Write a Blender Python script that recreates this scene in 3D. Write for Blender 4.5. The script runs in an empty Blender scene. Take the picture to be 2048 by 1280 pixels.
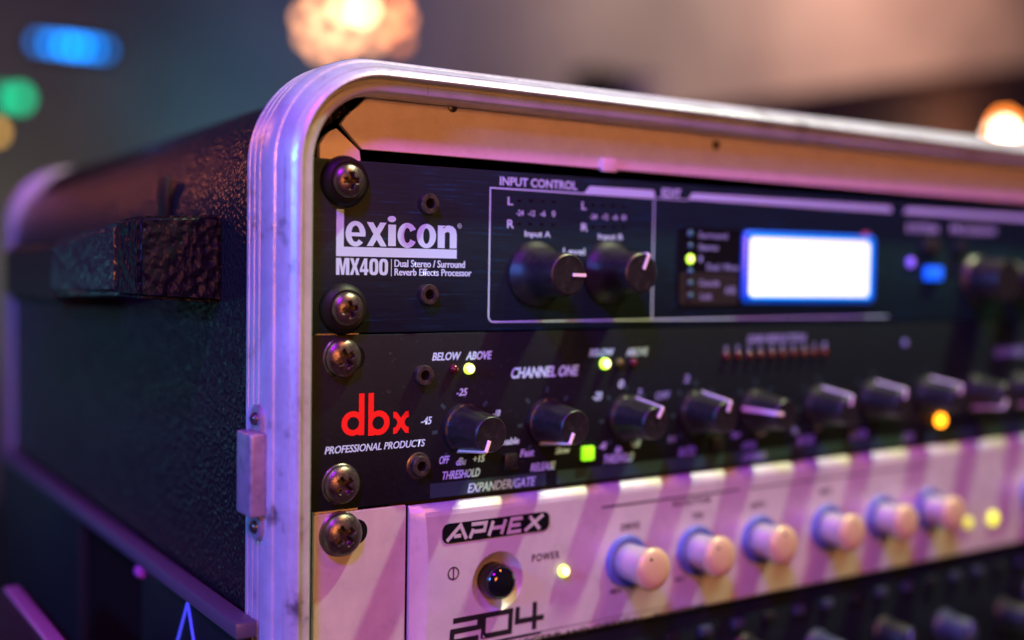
import bpy, bmesh, math, random
from mathutils import Vector, Matrix
random.seed(7)
S = 0.001                      # all lengths below are written in millimetres
PI = math.pi
scene = bpy.context.scene
col = scene.collection

# ------------------------------------------------------------------ camera
cam_d = bpy.data.cameras.new('camera'); cam = bpy.data.objects.new('camera', cam_d); col.objects.link(cam)
cam.matrix_world = Matrix(((0.8309412, 0.0111358, -0.5562488, -0.1168691), (-0.5561462, 0.0443612, -0.8298997, -0.2645898), (0.0154343, 0.9989535, 0.0430547, 0.0164241), (0.0000000, 0.0000000, 0.0000000, 1.0000000)))
cam_d.sensor_width = 36.0; cam_d.lens = 40.3725
cam_d.clip_start = 0.01; cam_d.clip_end = 60.0
cam_d.dof.use_dof = True
cam_d.dof.focus_distance = 0.298
cam_d.dof.aperture_fstop = 3.7
cam_d.dof.aperture_blades = 0
scene.camera = cam

# ------------------------------------------------------------------ world and exposure
world = bpy.data.worlds.new('World'); scene.world = world; world.use_nodes = True
bg = world.node_tree.nodes['Background']
bg.inputs[0].default_value = (0.20, 0.26, 0.42, 1); bg.inputs[1].default_value = 0.05
scene.view_settings.view_transform = 'Standard'; scene.view_settings.look = 'None'
scene.view_settings.exposure = 0.0; scene.view_settings.gamma = 1.0

# ------------------------------------------------------------------ lamps that light the rack
def aim(o, target):
    d = Vector(target) * S - o.location
    o.rotation_euler = d.to_track_quat('-Z', 'Y').to_euler()
def area(name, loc, target, size, power, color):
    l = bpy.data.lights.new(name, 'AREA'); l.shape = 'DISK'; l.size = size * S; l.energy = power; l.color = color
    o = bpy.data.objects.new(name, l); col.objects.link(o); o.location = Vector(loc) * S; aim(o, target); return o
def spot(name, loc, target, power, color, angle, blend=1.0, radius=60):
    l = bpy.data.lights.new(name, 'SPOT'); l.energy = power; l.color = color; l.spot_size = math.radians(angle)
    l.spot_blend = blend; l.shadow_soft_size = radius * S
    o = bpy.data.objects.new(name, l); col.objects.link(o); o.location = Vector(loc) * S; aim(o, target); return o
area('violet_stage_light', (-640, -165, 190), (0, 0, 20), 90, 4.8, (0.09, 0.24, 1.0))
area('magenta_stage_light', (-720, -820, 1150), (100, 0, -40), 220, 27.0, (0.38, 0.0, 1.0))
area('white_stage_light', (540, -230, 950), (140, 0, -60), 45, 17.0, (0.86, 1.0, 0.58))
area('orange_room_light', (-130, -760, 120), (120, 0, 0), 200, 3.1, (1.0, 0.29, 0.06))
area('orange_high_light', (260, -430, 640), (150, 0, -20), 90, 2.3, (1.0, 0.32, 0.08))
area('cyan_stage_light', (-380, 980, -90), (-12, 60, 0), 90, 0.065, (0.20, 0.85, 1.0))
area('warm_back_light', (-400, 1000, 400), (-12, 60, 30), 120, 1.05, (1.0, 0.25, 0.12))
# lamps that light the far wall
spot('wall_warm_light', (5600, 2600, 2600), (6000, 4500, 1500), 290, (1.0, 0.50, 0.34), 95)
spot('wall_rose_light', (4200, 2600, 2300), (4500, 4500, 1400), 170, (1.0, 0.68, 0.54), 125)
spot('wall_teal_light', (1500, 3600, 500), (1650, 4500, 650), 5.5, (0.0, 0.75, 1.0), 90)
spot('wall_olive_light', (500, 3500, -200), (650, 4500, 250), 6, (0.75, 1.0, 0.25), 100)
spot('wall_mauve_light', (2300, 3000, 1700), (2500, 4500, 1100), 12, (0.1, 0.3, 1.0), 90)

# ------------------------------------------------------------------ materials
def mat(name, base=(0.5,)*3, metal=0.0, rough=0.5, emit=None, estr=0.0, coat=0.0, spec=0.5, alpha=None):
    m = bpy.data.materials.new(name); m.use_nodes = True
    b = m.node_tree.nodes['Principled BSDF']
    b.inputs['Base Color'].default_value = (*base, 1); b.inputs['Metallic'].default_value = metal
    b.inputs['Roughness'].default_value = rough; b.inputs['Coat Weight'].default_value = coat
    b.inputs['Specular IOR Level'].default_value = spec
    if emit: b.inputs['Emission Color'].default_value = (*emit, 1); b.inputs['Emission Strength'].default_value = estr
    return m
def nd(m, t, **kw):
    n = m.node_tree.nodes.new(t)
    for k, v in kw.items(): setattr(n, k, v)
    return n
def lk(m, a, b): m.node_tree.links.new(a, b)
def coords(m, scale):
    tc = nd(m, 'ShaderNodeTexCoord'); mp = nd(m, 'ShaderNodeMapping'); mp.inputs['Scale'].default_value = scale
    lk(m, tc.outputs['Object'], mp.inputs['Vector']); return mp.outputs['Vector']
def noise(m, vec, scale, detail=4, rough=0.6):
    n = nd(m, 'ShaderNodeTexNoise'); n.inputs['Scale'].default_value = scale; n.inputs['Detail'].default_value = detail
    n.inputs['Roughness'].default_value = rough; lk(m, vec, n.inputs['Vector']); return n.outputs['Fac']
def ramp(m, fac, stops):
    r = nd(m, 'ShaderNodeValToRGB'); e = r.color_ramp.elements
    e[0].position, e[0].color = stops[0][0], (*stops[0][1], 1); e[1].position, e[1].color = stops[-1][0], (*stops[-1][1], 1)
    for p, c in stops[1:-1]:
        x = e.new(p); x.color = (*c, 1)
    lk(m, fac, r.inputs['Fac']); return r.outputs['Color']
def bump(m, fac, strength, dist, prev=None):
    b = nd(m, 'ShaderNodeBump'); b.inputs['Strength'].default_value = strength; b.inputs['Distance'].default_value = dist
    lk(m, fac, b.inputs['Height'])
    if prev is not None: lk(m, prev, b.inputs['Normal'])
    return b.outputs['Normal']
def bsdf(m): return m.node_tree.nodes['Principled BSDF']
def g(v): return (v, v, v)

M = {}
# brushed and stained aluminium edging
m = M['edging'] = mat('edging_aluminium', (0.62, 0.61, 0.63), 0.35, 0.36)
v = coords(m, (1, 1, 1)); f1 = noise(m, v, 55, 5, 0.65); c = ramp(m, f1, [(0.30, (0.12, 0.12, 0.13)), (0.40, (0.48, 0.53, 0.56)), (0.62, (0.58, 0.66, 0.70))])
lk(m, c, bsdf(m).inputs['Base Color'])
sc = coords(m, (900, 900, 14)); sf = noise(m, sc, 1.0, 3, 0.5); mk = ramp(m, sf, [(0.70, g(0.0)), (0.76, g(0.75))])
mx_ = nd(m, 'ShaderNodeMix', data_type='RGBA'); lk(m, mk, mx_.inputs['Factor']); lk(m, c, mx_.inputs['A']); mx_.inputs['B'].default_value = (0.10, 0.09, 0.09, 1); lk(m, mx_.outputs['Result'], bsdf(m).inputs['Base Color'])
f2 = noise(m, v, 900, 3); lk(m, ramp(m, f2, [(0.3, g(0.28)), (0.7, g(0.5))]), bsdf(m).inputs['Roughness'])
lk(m, bump(m, noise(m, v, 1400, 3), 0.12, 0.0002), bsdf(m).inputs['Normal'])
m = M['edging_shaded'] = mat('shaded_edging_aluminium', (0.26, 0.24, 0.26), 0.35, 0.45)  # same metal, darkened in colour for the dimmer light at the rear
# bare aluminium plates behind the panels
m = M['plate'] = mat('plain_aluminium', (0.60, 0.56, 0.54), 0.15, 0.45)
v = coords(m, (1, 1, 1.3)); c = ramp(m, noise(m, v, 120, 9, 0.75), [(0.26, (0.45, 0.40, 0.36)), (0.38, (0.74, 0.70, 0.66)), (0.55, (0.80, 0.77, 0.74)), (0.75, (0.86, 0.82, 0.80))])
lk(m, c, bsdf(m).inputs['Base Color']); lk(m, bump(m, noise(m, v, 2500, 2), 0.15, 0.0001), bsdf(m).inputs['Normal'])
# pebbled black vinyl
m = M['vinyl'] = mat('pebbled_black_vinyl', (0.012, 0.012, 0.014), 0.0, 0.28, spec=0.20)
v = coords(m, (1, 1, 1)); w = nd(m, 'ShaderNodeTexVoronoi', feature='SMOOTH_F1'); w.inputs['Scale'].default_value = 820
lk(m, v, w.inputs['Vector'])
nrm = bump(m, w.outputs['Distance'], 0.9, 0.0007); nrm = bump(m, noise(m, v, 300, 3), 0.5, 0.0011, nrm)
lk(m, nrm, bsdf(m).inputs['Normal'])
m = M['grip'] = mat('pebbled_handle_rubber', (0.005, 0.005, 0.008), 0.0, 0.40, spec=0.13)
v = coords(m, (1, 1, 0.8)); w = nd(m, 'ShaderNodeTexVoronoi', feature='SMOOTH_F1'); w.inputs['Scale'].default_value = 480
lk(m, v, w.inputs['Vector'])
nrm = bump(m, w.outputs['Distance'], 0.9, 0.0010); lk(m, bump(m, noise(m, v, 300, 2), 0.6, 0.0012, nrm), bsdf(m).inputs['Normal'])
m = M['grip_smooth'] = mat('worn_glossy_handle_leather', (0.014, 0.016, 0.020), 0.0, 0.24, spec=1.0)
v = coords(m, (1, 1, 1)); lk(m, bump(m, noise(m, v, 170, 4, 0.6), 0.8, 0.0016), bsdf(m).inputs['Normal'])
# brushed black panel of the top unit
m = M['panel_blue'] = mat('brushed_blue_black_panel', (0.014, 0.022, 0.032), 0.0, 0.46, spec=0.16)
v = coords(m, (14, 60, 420)); f = noise(m, v, 4.0, 4, 0.7)
c = ramp(m, f, [(0.45, (0.006, 0.022, 0.024)), (0.60, (0.007, 0.030, 0.034)), (0.72, (0.004, 0.11, 0.17))])
lk(m, c, bsdf(m).inputs['Base Color'])
v2 = coords(m, (30, 30, 900)); lk(m, bump(m, noise(m, v2, 3.0, 3), 0.10, 0.0002), bsdf(m).inputs['Normal'])
# powder-coated black panel
m = M['panel_black'] = mat('powder_coated_black_panel', (0.012, 0.012, 0.014), 0.0, 0.52, spec=0.16)
v = coords(m, (1, 1, 1)); f = noise(m, v, 700, 2, 0.5)
lk(m, ramp(m, f, [(0.2, (0.004, 0.009, 0.010)), (0.69, (0.006, 0.012, 0.013)), (0.74, g(0.03))]), bsdf(m).inputs['Base Color'])
lk(m, bump(m, noise(m, v, 4200, 2), 0.35, 0.0002), bsdf(m).inputs['Normal'])
# satin silver panel
m = M['panel_silver'] = mat('satin_silver_panel', (0.62, 0.60, 0.62), 0.30, 0.40)
v = coords(m, (1, 1, 1)); c = ramp(m, noise(m, v, 130, 8, 0.75), [(0.25, g(0.42)), (0.42, g(0.58)), (0.6, g(0.62)), (0.8, g(0.67))])
lk(m, ramp(m, noise(m, v, 60, 6, 0.7), [(0.35, g(0.30)), (0.65, g(0.52))]), bsdf(m).inputs['Roughness'])
lk(m, c, bsdf(m).inputs['Base Color']); lk(m, bump(m, noise(m, v, 6000, 2), 0.35, 0.00012), bsdf(m).inputs['Normal'])
m = M['screw'] = mat('smoked_steel', (0.16, 0.14, 0.12), 0.8, 0.32)
v = coords(m, (1, 1, 1)); c = ramp(m, noise(m, v, 500, 4), [(0.3, (0.055, 0.048, 0.042)), (0.6, (0.17, 0.145, 0.125))]); lk(m, c, bsdf(m).inputs['Base Color'])
lk(m, bump(m, noise(m, v, 2600, 3), 0.25, 0.0002), bsdf(m).inputs['Normal'])
M['washer'] = mat('black_plastic_washer', (0.006, 0.006, 0.007), 0, 0.5, spec=0.25)
M['knob'] = mat('soft_black_knob', (0.012, 0.011, 0.014), 0, 0.36)
v = coords(M['knob'], (1, 1, 1)); lk(M['knob'], ramp(M['knob'], noise(M['knob'], v, 420, 8, 0.8), [(0.45, g(0.010)), (0.60, g(0.018)), (0.72, g(0.06))]), bsdf(M['knob']).inputs['Base Color'])
v = coords(M['knob'], (1, 1, 1)); lk(M['knob'], bump(M['knob'], noise(M['knob'], v, 3800, 2), 0.3, 0.0002), bsdf(M['knob']).inputs['Normal'])
M['gloss_black'] = mat('glossy_black_button', (0.006, 0.006, 0.007), 0, 0.10, coat=0.5)
M['pointer'] = mat('white_pointer_paint', (0.82, 0.80, 0.80), 0, 0.4)
M['print'] = mat('white_silkscreen', (0.48, 0.88, 0.98), 0, 0.5)
M['print_dim'] = mat('lilac_silkscreen', (0.24, 0.30, 0.60), 0, 0.5)
M['print_red'] = mat('red_silkscreen', (0.85, 0.012, 0.010), 0, 0.5, emit=(1, 0.02, 0.01), estr=0.0)
M['print_teal'] = mat('teal_silkscreen', (0.018, 0.055, 0.065), 0, 0.5)
M['print_black'] = mat('black_silkscreen', (0.010, 0.010, 0.012), 0, 0.45)
M['silver_knob'] = mat('satin_silver_knob', (0.66, 0.62, 0.64), 0.6, 0.34)
M['rubber'] = mat('black_rubber_skirt', (0.015, 0.015, 0.03), 0, 0.5)
M['void'] = mat('dark_interior', (0.004, 0.004, 0.004), 0, 0.8, spec=0.1)
M['chassis'] = mat('black_steel_chassis', (0.02, 0.02, 0.02), 0.2, 0.5)
M['window'] = mat('smoked_led_window', (0.006, 0.006, 0.008), 0, 0.18)
M['led_off'] = mat('unlit_brown_led', (0.05, 0.025, 0.02), 0, 0.3)
M['led_red_off'] = mat('unlit_red_led', (0.085, 0.006, 0.010), 0, 0.2)
M['led_yel_off'] = mat('unlit_yellow_led', (0.10, 0.09, 0.02), 0, 0.2)
M['led_teal'] = mat('unlit_teal_led', (0.03, 0.16, 0.22), 0, 0.3)
M['led_yellow'] = mat('lit_yellow_led', (0.9, 0.9, 0.2), 0, 0.3, (0.55, 0.85, 0.04), 2.2)
M['led_core'] = mat('lit_led_core', (0.9, 0.9, 0.4), 0, 0.3, (1.0, 0.82, 0.36), 3.0)
M['led_green'] = mat('lit_green_led', (0.5, 0.9, 0.1), 0, 0.3, (0.50, 0.95, 0.03), 2.4)
M['key_green'] = mat('lit_green_key', (0.3, 0.8, 0.02), 0, 0.3, (0.25, 0.85, 0.01), 1.2)
M['led_orange'] = mat('lit_orange_led', (0.9, 0.4, 0.02), 0, 0.3, (1.0, 0.30, 0.01), 7.0)
M['key_blue'] = mat('lit_blue_key', (0.02, 0.1, 0.8), 0, 0.3, (0.0, 0.12, 0.9), 1.2)
M['key_violet'] = mat('lit_violet_led', (0.2, 0.1, 0.8), 0, 0.3, (0.20, 0.12, 0.8), 1.1)
M['led_lime'] = mat('lit_lime_led', (0.7, 0.8, 0.1), 0, 0.3, (0.75, 0.80, 0.04), 1.6)
M['screen'] = mat('lit_screen', (0.9, 0.95, 1), 0, 0.3, (0.92, 0.97, 1.0), 0.88)
M['screen_edge'] = mat('screen_backlight_edge', (0.0, 0.5, 0.8), 0, 0.3, (0.0, 0.42, 0.72), 1.0)
M['bezel'] = mat('blue_glowing_bezel', (0.01, 0.12, 0.7), 0, 0.2, (0.0, 0.09, 0.75), 0.32)
M['rail_pink'] = mat('pale_plastic_tab', (0.75, 0.6, 0.8), 0, 0.5)
M['jagged_pink'] = mat('jagged_pink_sheet', (0.5, 0.15, 0.25), 0, 0.5)  # plain pink for the jagged piece above the screen

# ------------------------------------------------------------------ object helpers
origin = {}
def tag(o, label=None, cat=None, group=None, kind=None):
    if label: o['label'] = label
    if cat: o['category'] = cat
    if group: o['group'] = group
    if kind: o['kind'] = kind
def thing(name, base, label, cat, group=None, kind=None):
    o = bpy.data.objects.new(name, None); col.objects.link(o); o.empty_display_size = 0.01
    o.location = Vector(base) * S; origin[o.name] = Vector(base); tag(o, label, cat, group, kind); return o
def obj(name, me, m, parent=None, base=(0, 0, 0), label=None):
    """me: Mesh or BMesh in absolute millimetres; stored relative to base"""
    if isinstance(me, bmesh.types.BMesh):
        b = me; me = bpy.data.meshes.new(name); b.to_mesh(me); b.free()
    base = Vector(base)
    me.transform(Matrix.Scale(S, 4) @ Matrix.Translation(-base)); me.update()
    o = bpy.data.objects.new(name, me); col.objects.link(o)
    me.materials.clear()
    for mm in (m if isinstance(m, (list, tuple)) else [m]): me.materials.append(mm)
    if parent is not None:
        o.parent = parent; o.location = (base - origin[parent.name]) * S
    else: o.location = base * S
    origin[o.name] = base
    if label: o['label'] = label
    return o
def smooth(b, ang=40):
    for f in b.faces: f.smooth = True
    for e in b.edges:
        if len(e.link_faces) == 2 and e.calc_face_angle(0) > math.radians(ang): e.smooth = False
    return b
def box(x0, x1, y0, y1, z0, z1, bev=0.0, seg=2, b=None):
    nb = bmesh.new(); vs = [nb.verts.new((x, y, z)) for x in (x0, x1) for y in (y0, y1) for z in (z0, z1)]
    for q in ((0, 1, 3, 2), (4, 6, 7, 5), (0, 4, 5, 1), (2, 3, 7, 6), (0, 2, 6, 4), (1, 5, 7, 3)): nb.faces.new([vs[i] for i in q])
    bmesh.ops.recalc_face_normals(nb, faces=nb.faces)
    if bev: bmesh.ops.bevel(nb, geom=nb.edges[:], offset=bev, segments=seg, profile=0.5, affect='EDGES'); smooth(nb)
    if b is None: return nb
    me = bpy.data.meshes.new('t'); nb.to_mesh(me); nb.free(); b.from_mesh(me); bpy.data.meshes.remove(me); return b
def lathe(x, z, prof, n=48, axis='Y', y0=0.0, mod=None):
    """revolve (r, h) about the panel normal; h counts outwards (towards -Y) from y0"""
    b = bmesh.new(); rings = []
    for r, h in prof:
        if r < 1e-4: rings.append([b.verts.new((x, y0 - h, z))]); continue
        rg = []
        for i in range(n):
            a = 2 * PI * i / n; rr = r * (mod(a, r, h) if mod else 1.0)
            rg.append(b.verts.new((x + rr * math.cos(a), y0 - h, z + rr * math.sin(a))))
        rings.append(rg)
    for a, c in zip(rings, rings[1:]):
        for i in range(n):
            j = (i + 1) % n
            if len(a) == 1: b.faces.new([a[0], c[i], c[j]])
            elif len(c) == 1: b.faces.new([a[i], a[j], c[0]])
            else: b.faces.new([a[i], a[j], c[j], c[i]])
    bmesh.ops.recalc_face_normals(b, faces=b.faces)
    return smooth(b, 35)
def prism(loop, y0, y1):
    """closed (x, z) loop extruded between two Y"""
    b = bmesh.new(); A = [b.verts.new((x, y0, z)) for x, z in loop]; B = [b.verts.new((x, y1, z)) for x, z in loop]
    b.faces.new(A); b.faces.new(B[::-1]); n = len(loop)
    for i in range(n): b.faces.new([A[i], B[i], B[(i + 1) % n], A[(i + 1) % n]])
    bmesh.ops.recalc_face_normals(b, faces=b.faces); return b
def rrect(x0, x1, z0, z1, r, seg=8):
    out = []
    for cx, cz, a0 in ((x1 - r, z1 - r, 0), (x0 + r, z1 - r, 90), (x0 + r, z0 + r, 180), (x1 - r, z0 + r, 270)):
        for i in range(seg + 1):
            a = math.radians(a0 + 90 * i / seg); out.append((cx + r * math.cos(a), cz + r * math.sin(a)))
    return out
def fill(groups, h=0.06, y0=0.0):
    """flat filled shapes on the panel; each group is a list of closed (x, z) loops, inner loops are holes"""
    b = bmesh.new()
    for k, loops in enumerate(groups):
        c = bpy.data.curves.new('t', 'CURVE'); c.dimensions = '2D'; c.fill_mode = 'BOTH'
        for lp in loops:
            s = c.splines.new('POLY'); s.points.add(len(lp) - 1); s.use_cyclic_u = True
            for p, (x, z) in zip(s.points, lp): p.co = (x, z, 0, 1)
        o = bpy.data.objects.new('t', c); me = bpy.data.meshes.new_from_object(o)
        me.transform(Matrix(((1, 0, 0, 0), (0, 0, -1, y0 - h - 0.003 * k), (0, 1, 0, 0), (0, 0, 0, 1)))); b.from_mesh(me)
        bpy.data.objects.remove(o); bpy.data.curves.remove(c); bpy.data.meshes.remove(me)
    return b
def stroke(pts, w, closed=False):
    """mitred outline of a polyline -> closed loop(s)"""
    P = [Vector(p) for p in pts]; n = len(P); L, R = [], []
    for i in range(n):
        a = P[i - 1] if (i > 0 or closed) else None; c = P[(i + 1) % n] if (i < n - 1 or closed) else None
        d1 = (P[i] - a).normalized() if a is not None else None; d2 = (c - P[i]).normalized() if c is not None else None
        if d1 is None: d1 = d2
        if d2 is None: d2 = d1
        n1 = Vector((-d1.y, d1.x)); n2 = Vector((-d2.y, d2.x)); mt = (n1 + n2).normalized(); k = w / 2 / max(0.35, mt.dot(n1))
        L.append(tuple(P[i] + mt * k)); R.append(tuple(P[i] - mt * k))
    return [L, R] if closed else [L + R[::-1]]
def circ(x, z, r, n=28, rz=None): return [(x + r * math.cos(2 * PI * i / n), z + (rz or r) * math.sin(2 * PI * i / n)) for i in range(n)]
def text_mesh(s, x0, z0, x1, z1, weight=0.0, shear=0.0, h=0.06, y0=0.0, space=1.0):
    c = bpy.data.curves.new('t', 'FONT'); c.body = s; c.offset = weight; c.space_character = space; c.resolution_u = 3
    o = bpy.data.objects.new('t', c); col.objects.link(o); dg = bpy.context.evaluated_depsgraph_get()
    me = bpy.data.meshes.new_from_object(o.evaluated_get(dg)); bpy.data.objects.remove(o); bpy.data.curves.remove(c)
    xs = [v.co.x for v in me.vertices]; ys = [v.co.y for v in me.vertices]
    ax, bx, ay, by = min(xs), max(xs), min(ys), max(ys)
    H = z1 - z0; sh = shear * H
    for v in me.vertices:
        u = (v.co.x - ax) / (bx - ax); t = (v.co.y - ay) / (by - ay)
        v.co = (x0 + u * (x1 - x0 - sh) + t * sh, y0 - h, z0 + t * H)
    return me
def text(s, box4, parent, m='print', weight=0.012, shear=0.0, y0=0.0, name='lettering', space=1.0, strike=0.0):
    x0, z0, x1, z1 = box4
    if strike:
        b = bmesh.new()
        for k in range(3):
            me = text_mesh(s, x0 + strike * k / 2, z0, x1 - strike * (2 - k) / 2, z1, weight, shear, 0.06 + 0.004 * k, y0, space); b.from_mesh(me); bpy.data.meshes.remove(me)
        return obj(name, b, M[m], parent, (x0, y0, z0))
    return obj(name, text_mesh(s, x0, z0, x1, z1, weight, shear, y0=y0, space=space), M[m], parent, (x0, y0, z0))
def dup(o, parent, base):
    c = o.copy(); col.objects.link(c); c.parent = parent; c.location = (Vector(base) - origin[parent.name]) * S
    origin[c.name] = Vector(base); return c

# ------------------------------------------------------------------ setting: far wall and floor
def quad(name, pts, m):
    b = bmesh.new(); b.faces.new([b.verts.new(p) for p in pts]); o = obj(name, b, m); o['kind'] = 'structure'; return o
m = mat('painted_plaster', (0.42, 0.38, 0.38), 0, 0.9)
v = coords(m, (1, 1, 1)); lk(m, ramp(m, noise(m, v, 1.3, 3), [(0.3, (0.30, 0.27, 0.28)), (0.7, (0.46, 0.42, 0.41))]), bsdf(m).inputs['Base Color'])
quad('wall', [(-4000, 4500, -900), (16000, 4500, -900), (16000, 4500, 6000), (-4000, 4500, 6000)], m)
m = mat('dark_floor', (0.03, 0.03, 0.035), 0, 0.6)
quad('floor', [(-3000, -1500, -900), (16000, -1500, -900), (16000, 4500, -900), (-3000, 4500, -900)], m)

# ------------------------------------------------------------------ flight case
OX0, OX1, OZ1, OZ0 = -11.6, 495.0, 69.5, -206.0
def rpath(d, R=28.0, seg=16): return rrect(OX0 + d, OX1 - d, OZ0 + d, OZ1 - d, max(R - d, 2.0), seg)
def sweep(prof, closed=False):
    b = bmesh.new(); rings = [[b.verts.new((x, y, z)) for x, z in rpath(d)] for d, y in prof]
    n = len(rings[0]); pairs = list(zip(rings, rings[1:])) + ([(rings[-1], rings[0])] if closed else [])
    for a, c in pairs:
        for i in range(n): b.faces.new([a[i], a[(i + 1) % n], c[(i + 1) % n], c[i]])
    bmesh.ops.recalc_face_normals(b, faces=b.faces); return smooth(b, 28)
def shell_mesh():
    b = bmesh.new(); rings = []
    for d, y, rr in ((1.2, 13.0, 40), (1.2, 319.0, 40), (8.2, 319.0, 36), (8.2, 13.0, 36)):
        zt = OZ1 - d - (y - 13) / 306 * 5.0
        rings.append([b.verts.new((x, y, z)) for x, z in rrect(OX0 + d, OX1 - d, OZ0 + d, zt, rr, 18)])
    n = len(rings[0])
    for a, c in zip(rings, rings[1:] + rings[:1]):
        for i in range(n): b.faces.new([a[i], a[(i + 1) % n], c[(i + 1) % n], c[i]])
    bmesh.ops.recalc_face_normals(b, faces=b.faces); return smooth(b, 28)
case = thing('flight_case', (240, 160, -206), 'black flight case with ribbed silver metal edging, holding the stacked audio units', 'flight case')
ribs = [(0.9, 13), (0.0, 12.4), (0.0, 11.0), (0.85, 10.8), (0.85, 9.9), (0.0, 9.7), (0.0, 7.6), (0.85, 7.4), (0.85, 6.5), (0.0, 6.3), (0.0, 4.2),
        (0.85, 4.0), (0.85, 3.1), (0.0, 2.9), (0.05, 0.6), (0.25, -0.9), (0.6, -2.3), (0.9, -2.9), (1.25, -3.0), (1.7, -4.6), (2.5, -6.4), (3.1, -7.4), (3.25, -7.3), (4.1, -8.4), (4.7, -9.0), (5.2, -9.2),
        (5.55, -9.0), (5.75, -8.2), (5.9, -6.2), (6.5, -6.0), (6.75, -6.9), (7.2, -7.2), (8.2, -7.2), (8.9, -6.9), (9.4, -6.2), (9.6, -5.2), (9.6, 1.5), (8.3, 1.5), (8.3, 13)]
obj('front_edging', sweep(ribs, True), M['edging'], case, (OX0, 0, 0))
Z1_ = OZ1; OZ1 = 62.5
obj('rear_edging', sweep([(d, 332 - y) for d, y in ribs[:-2]] + [(8.3, 318)], True), M['edging_shaded'], case, (OX0, 330, 0))
obj('case_back', prism(rpath(8.4), 322, 324), M['void'], case, (240, 323, 0))
OZ1 = Z1_
obj('case_shell', shell_mesh(), M['vinyl'], case, (OX0, 160, 0))
obj('inner_lining', sweep([(8.35, 1.7), (8.35, 300.0), (9.5, 300.0), (9.5, 1.7)], True), M['void'], case, (240, 100, 0))
# top plate and rack rails seen behind the unit fronts
tz = 46.4
pl = [(8.84, 52.54), (9.79, 54.00), (11.44, 55.78), (13.66, 57.49), (15.9, 59.9), (470, 59.9), (470, tz), (14.76, 46.69)]
b = prism(pl, 1.7, 3.2); bmesh.ops.bevel(b, geom=[e for e in b.edges if abs(e.verts[0].co.y - e.verts[1].co.y) < .01 and e.verts[0].co.y < 2], offset=0.15, segments=1, affect='EDGES')
obj('top_plate', b, M['plate'], case, (240, 2, 52))
rl = [(2.93, 47.15), (4.26, 49.23), (5.74, 50.59), (7.37, 51.34), (13.81, 46.18), (14.12, 43.67), (14.6, -200), (1.6, -200)]
obj('rack_rail', prism(rl, 1.2, 3.0), M['plate'], case, (8, 2, -60))
obj('rack_rail', prism([(482.6 - x, z) for x, z in rl][::-1], 1.2, 3.0), M['plate'], case, (474, 2, -60))
bx, bz = 94.54, 47.47
obj('plate_tab', box(bx - 2.9, bx + 2.9, 0.6, 1.6, bz - 1.7, bz + 2.2, 0.3), M['plate'], case, (bx, 1, bz))
for sx, sz in ((137.76, 56.81), (41.40, 59.87)):
    obj('plate_rivet', lathe(sx, sz, [(1.5, 0), (1.4, 0.35), (0.9, 0.6), (0, 0.7)], 16, y0=1.7), M['screw'], case, (sx, 1.7, sz))
# hinge catch riveted on the left edging
M['hinge'] = mat('dull_zinc_hinge', (0.34, 0.33, 0.38), 0.4, 0.38)
v = coords(M['hinge'], (1, 1, 1)); lk(M['hinge'], ramp(M['hinge'], noise(M['hinge'], v, 180, 6, 0.7), [(0.3, (0.18, 0.17, 0.20)), (0.5, (0.33, 0.32, 0.37)), (0.7, (0.40, 0.38, 0.43))]), bsdf(M['hinge']).inputs['Base Color'])
hb = obj('hinge', box(-15.6, -11.2, -1.0, 8.6, -44.6, -24.0, 0.7, 4), M['hinge'], case, (-13.5, 4, -34))
def leaf(zc, up):
    # rounded strap end wrapped on the side face, thin along X
    b = bmesh.new(); pts = []
    for a in range(0, 181, 15): pts.append((3.6 + 3.6 * math.cos(math.radians(a)), zc + up * (3.4 + 3.4 * math.sin(math.radians(a)))))
    pts = [(7.2, zc)] + pts + [(0.0, zc)]
    A = [b.verts.new((-12.6, y, z)) for k, (y, z) in enumerate(pts)]; B = [b.verts.new((-11.3, y, z)) for y, z in pts]
    b.faces.new(A); b.faces.new(B[::-1]); n = len(A)
    for i in range(n): b.faces.new([A[i], B[i], B[(i + 1) % n], A[(i + 1) % n]])
    bmesh.ops.recalc_face_normals(b, faces=b.faces)
    bmesh.ops.bevel(b, geom=[e for e in b.edges if e.verts[0].co.x < -12.5 and e.verts[1].co.x < -12.5], offset=0.35, segments=2, affect='EDGES')
    return smooth(b)
def dome_x(y, z, r, hh):
    b = lathe(0, 0, [(r, 0), (r * .95, hh * .35), (r * .75, hh * .72), (r * .4, hh * .95), (0, hh)], 20)
    b.transform(Matrix.Translation((-12.5, y, z)) @ Matrix.Rotation(-PI / 2, 4, 'Z')); return b
for zc, up in ((-24.2, 1), (-44.4, -1)):
    obj('hinge_leaf', leaf(zc, up), M['hinge'], hb, (-12, 3.5, zc + 3 * up))
    obj('rivet', dome_x(3.4, zc + 3.3 * up, 1.7, 1.5), M['screw'], hb, (-12.5, 3.4, zc + 3.3 * up))
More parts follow.
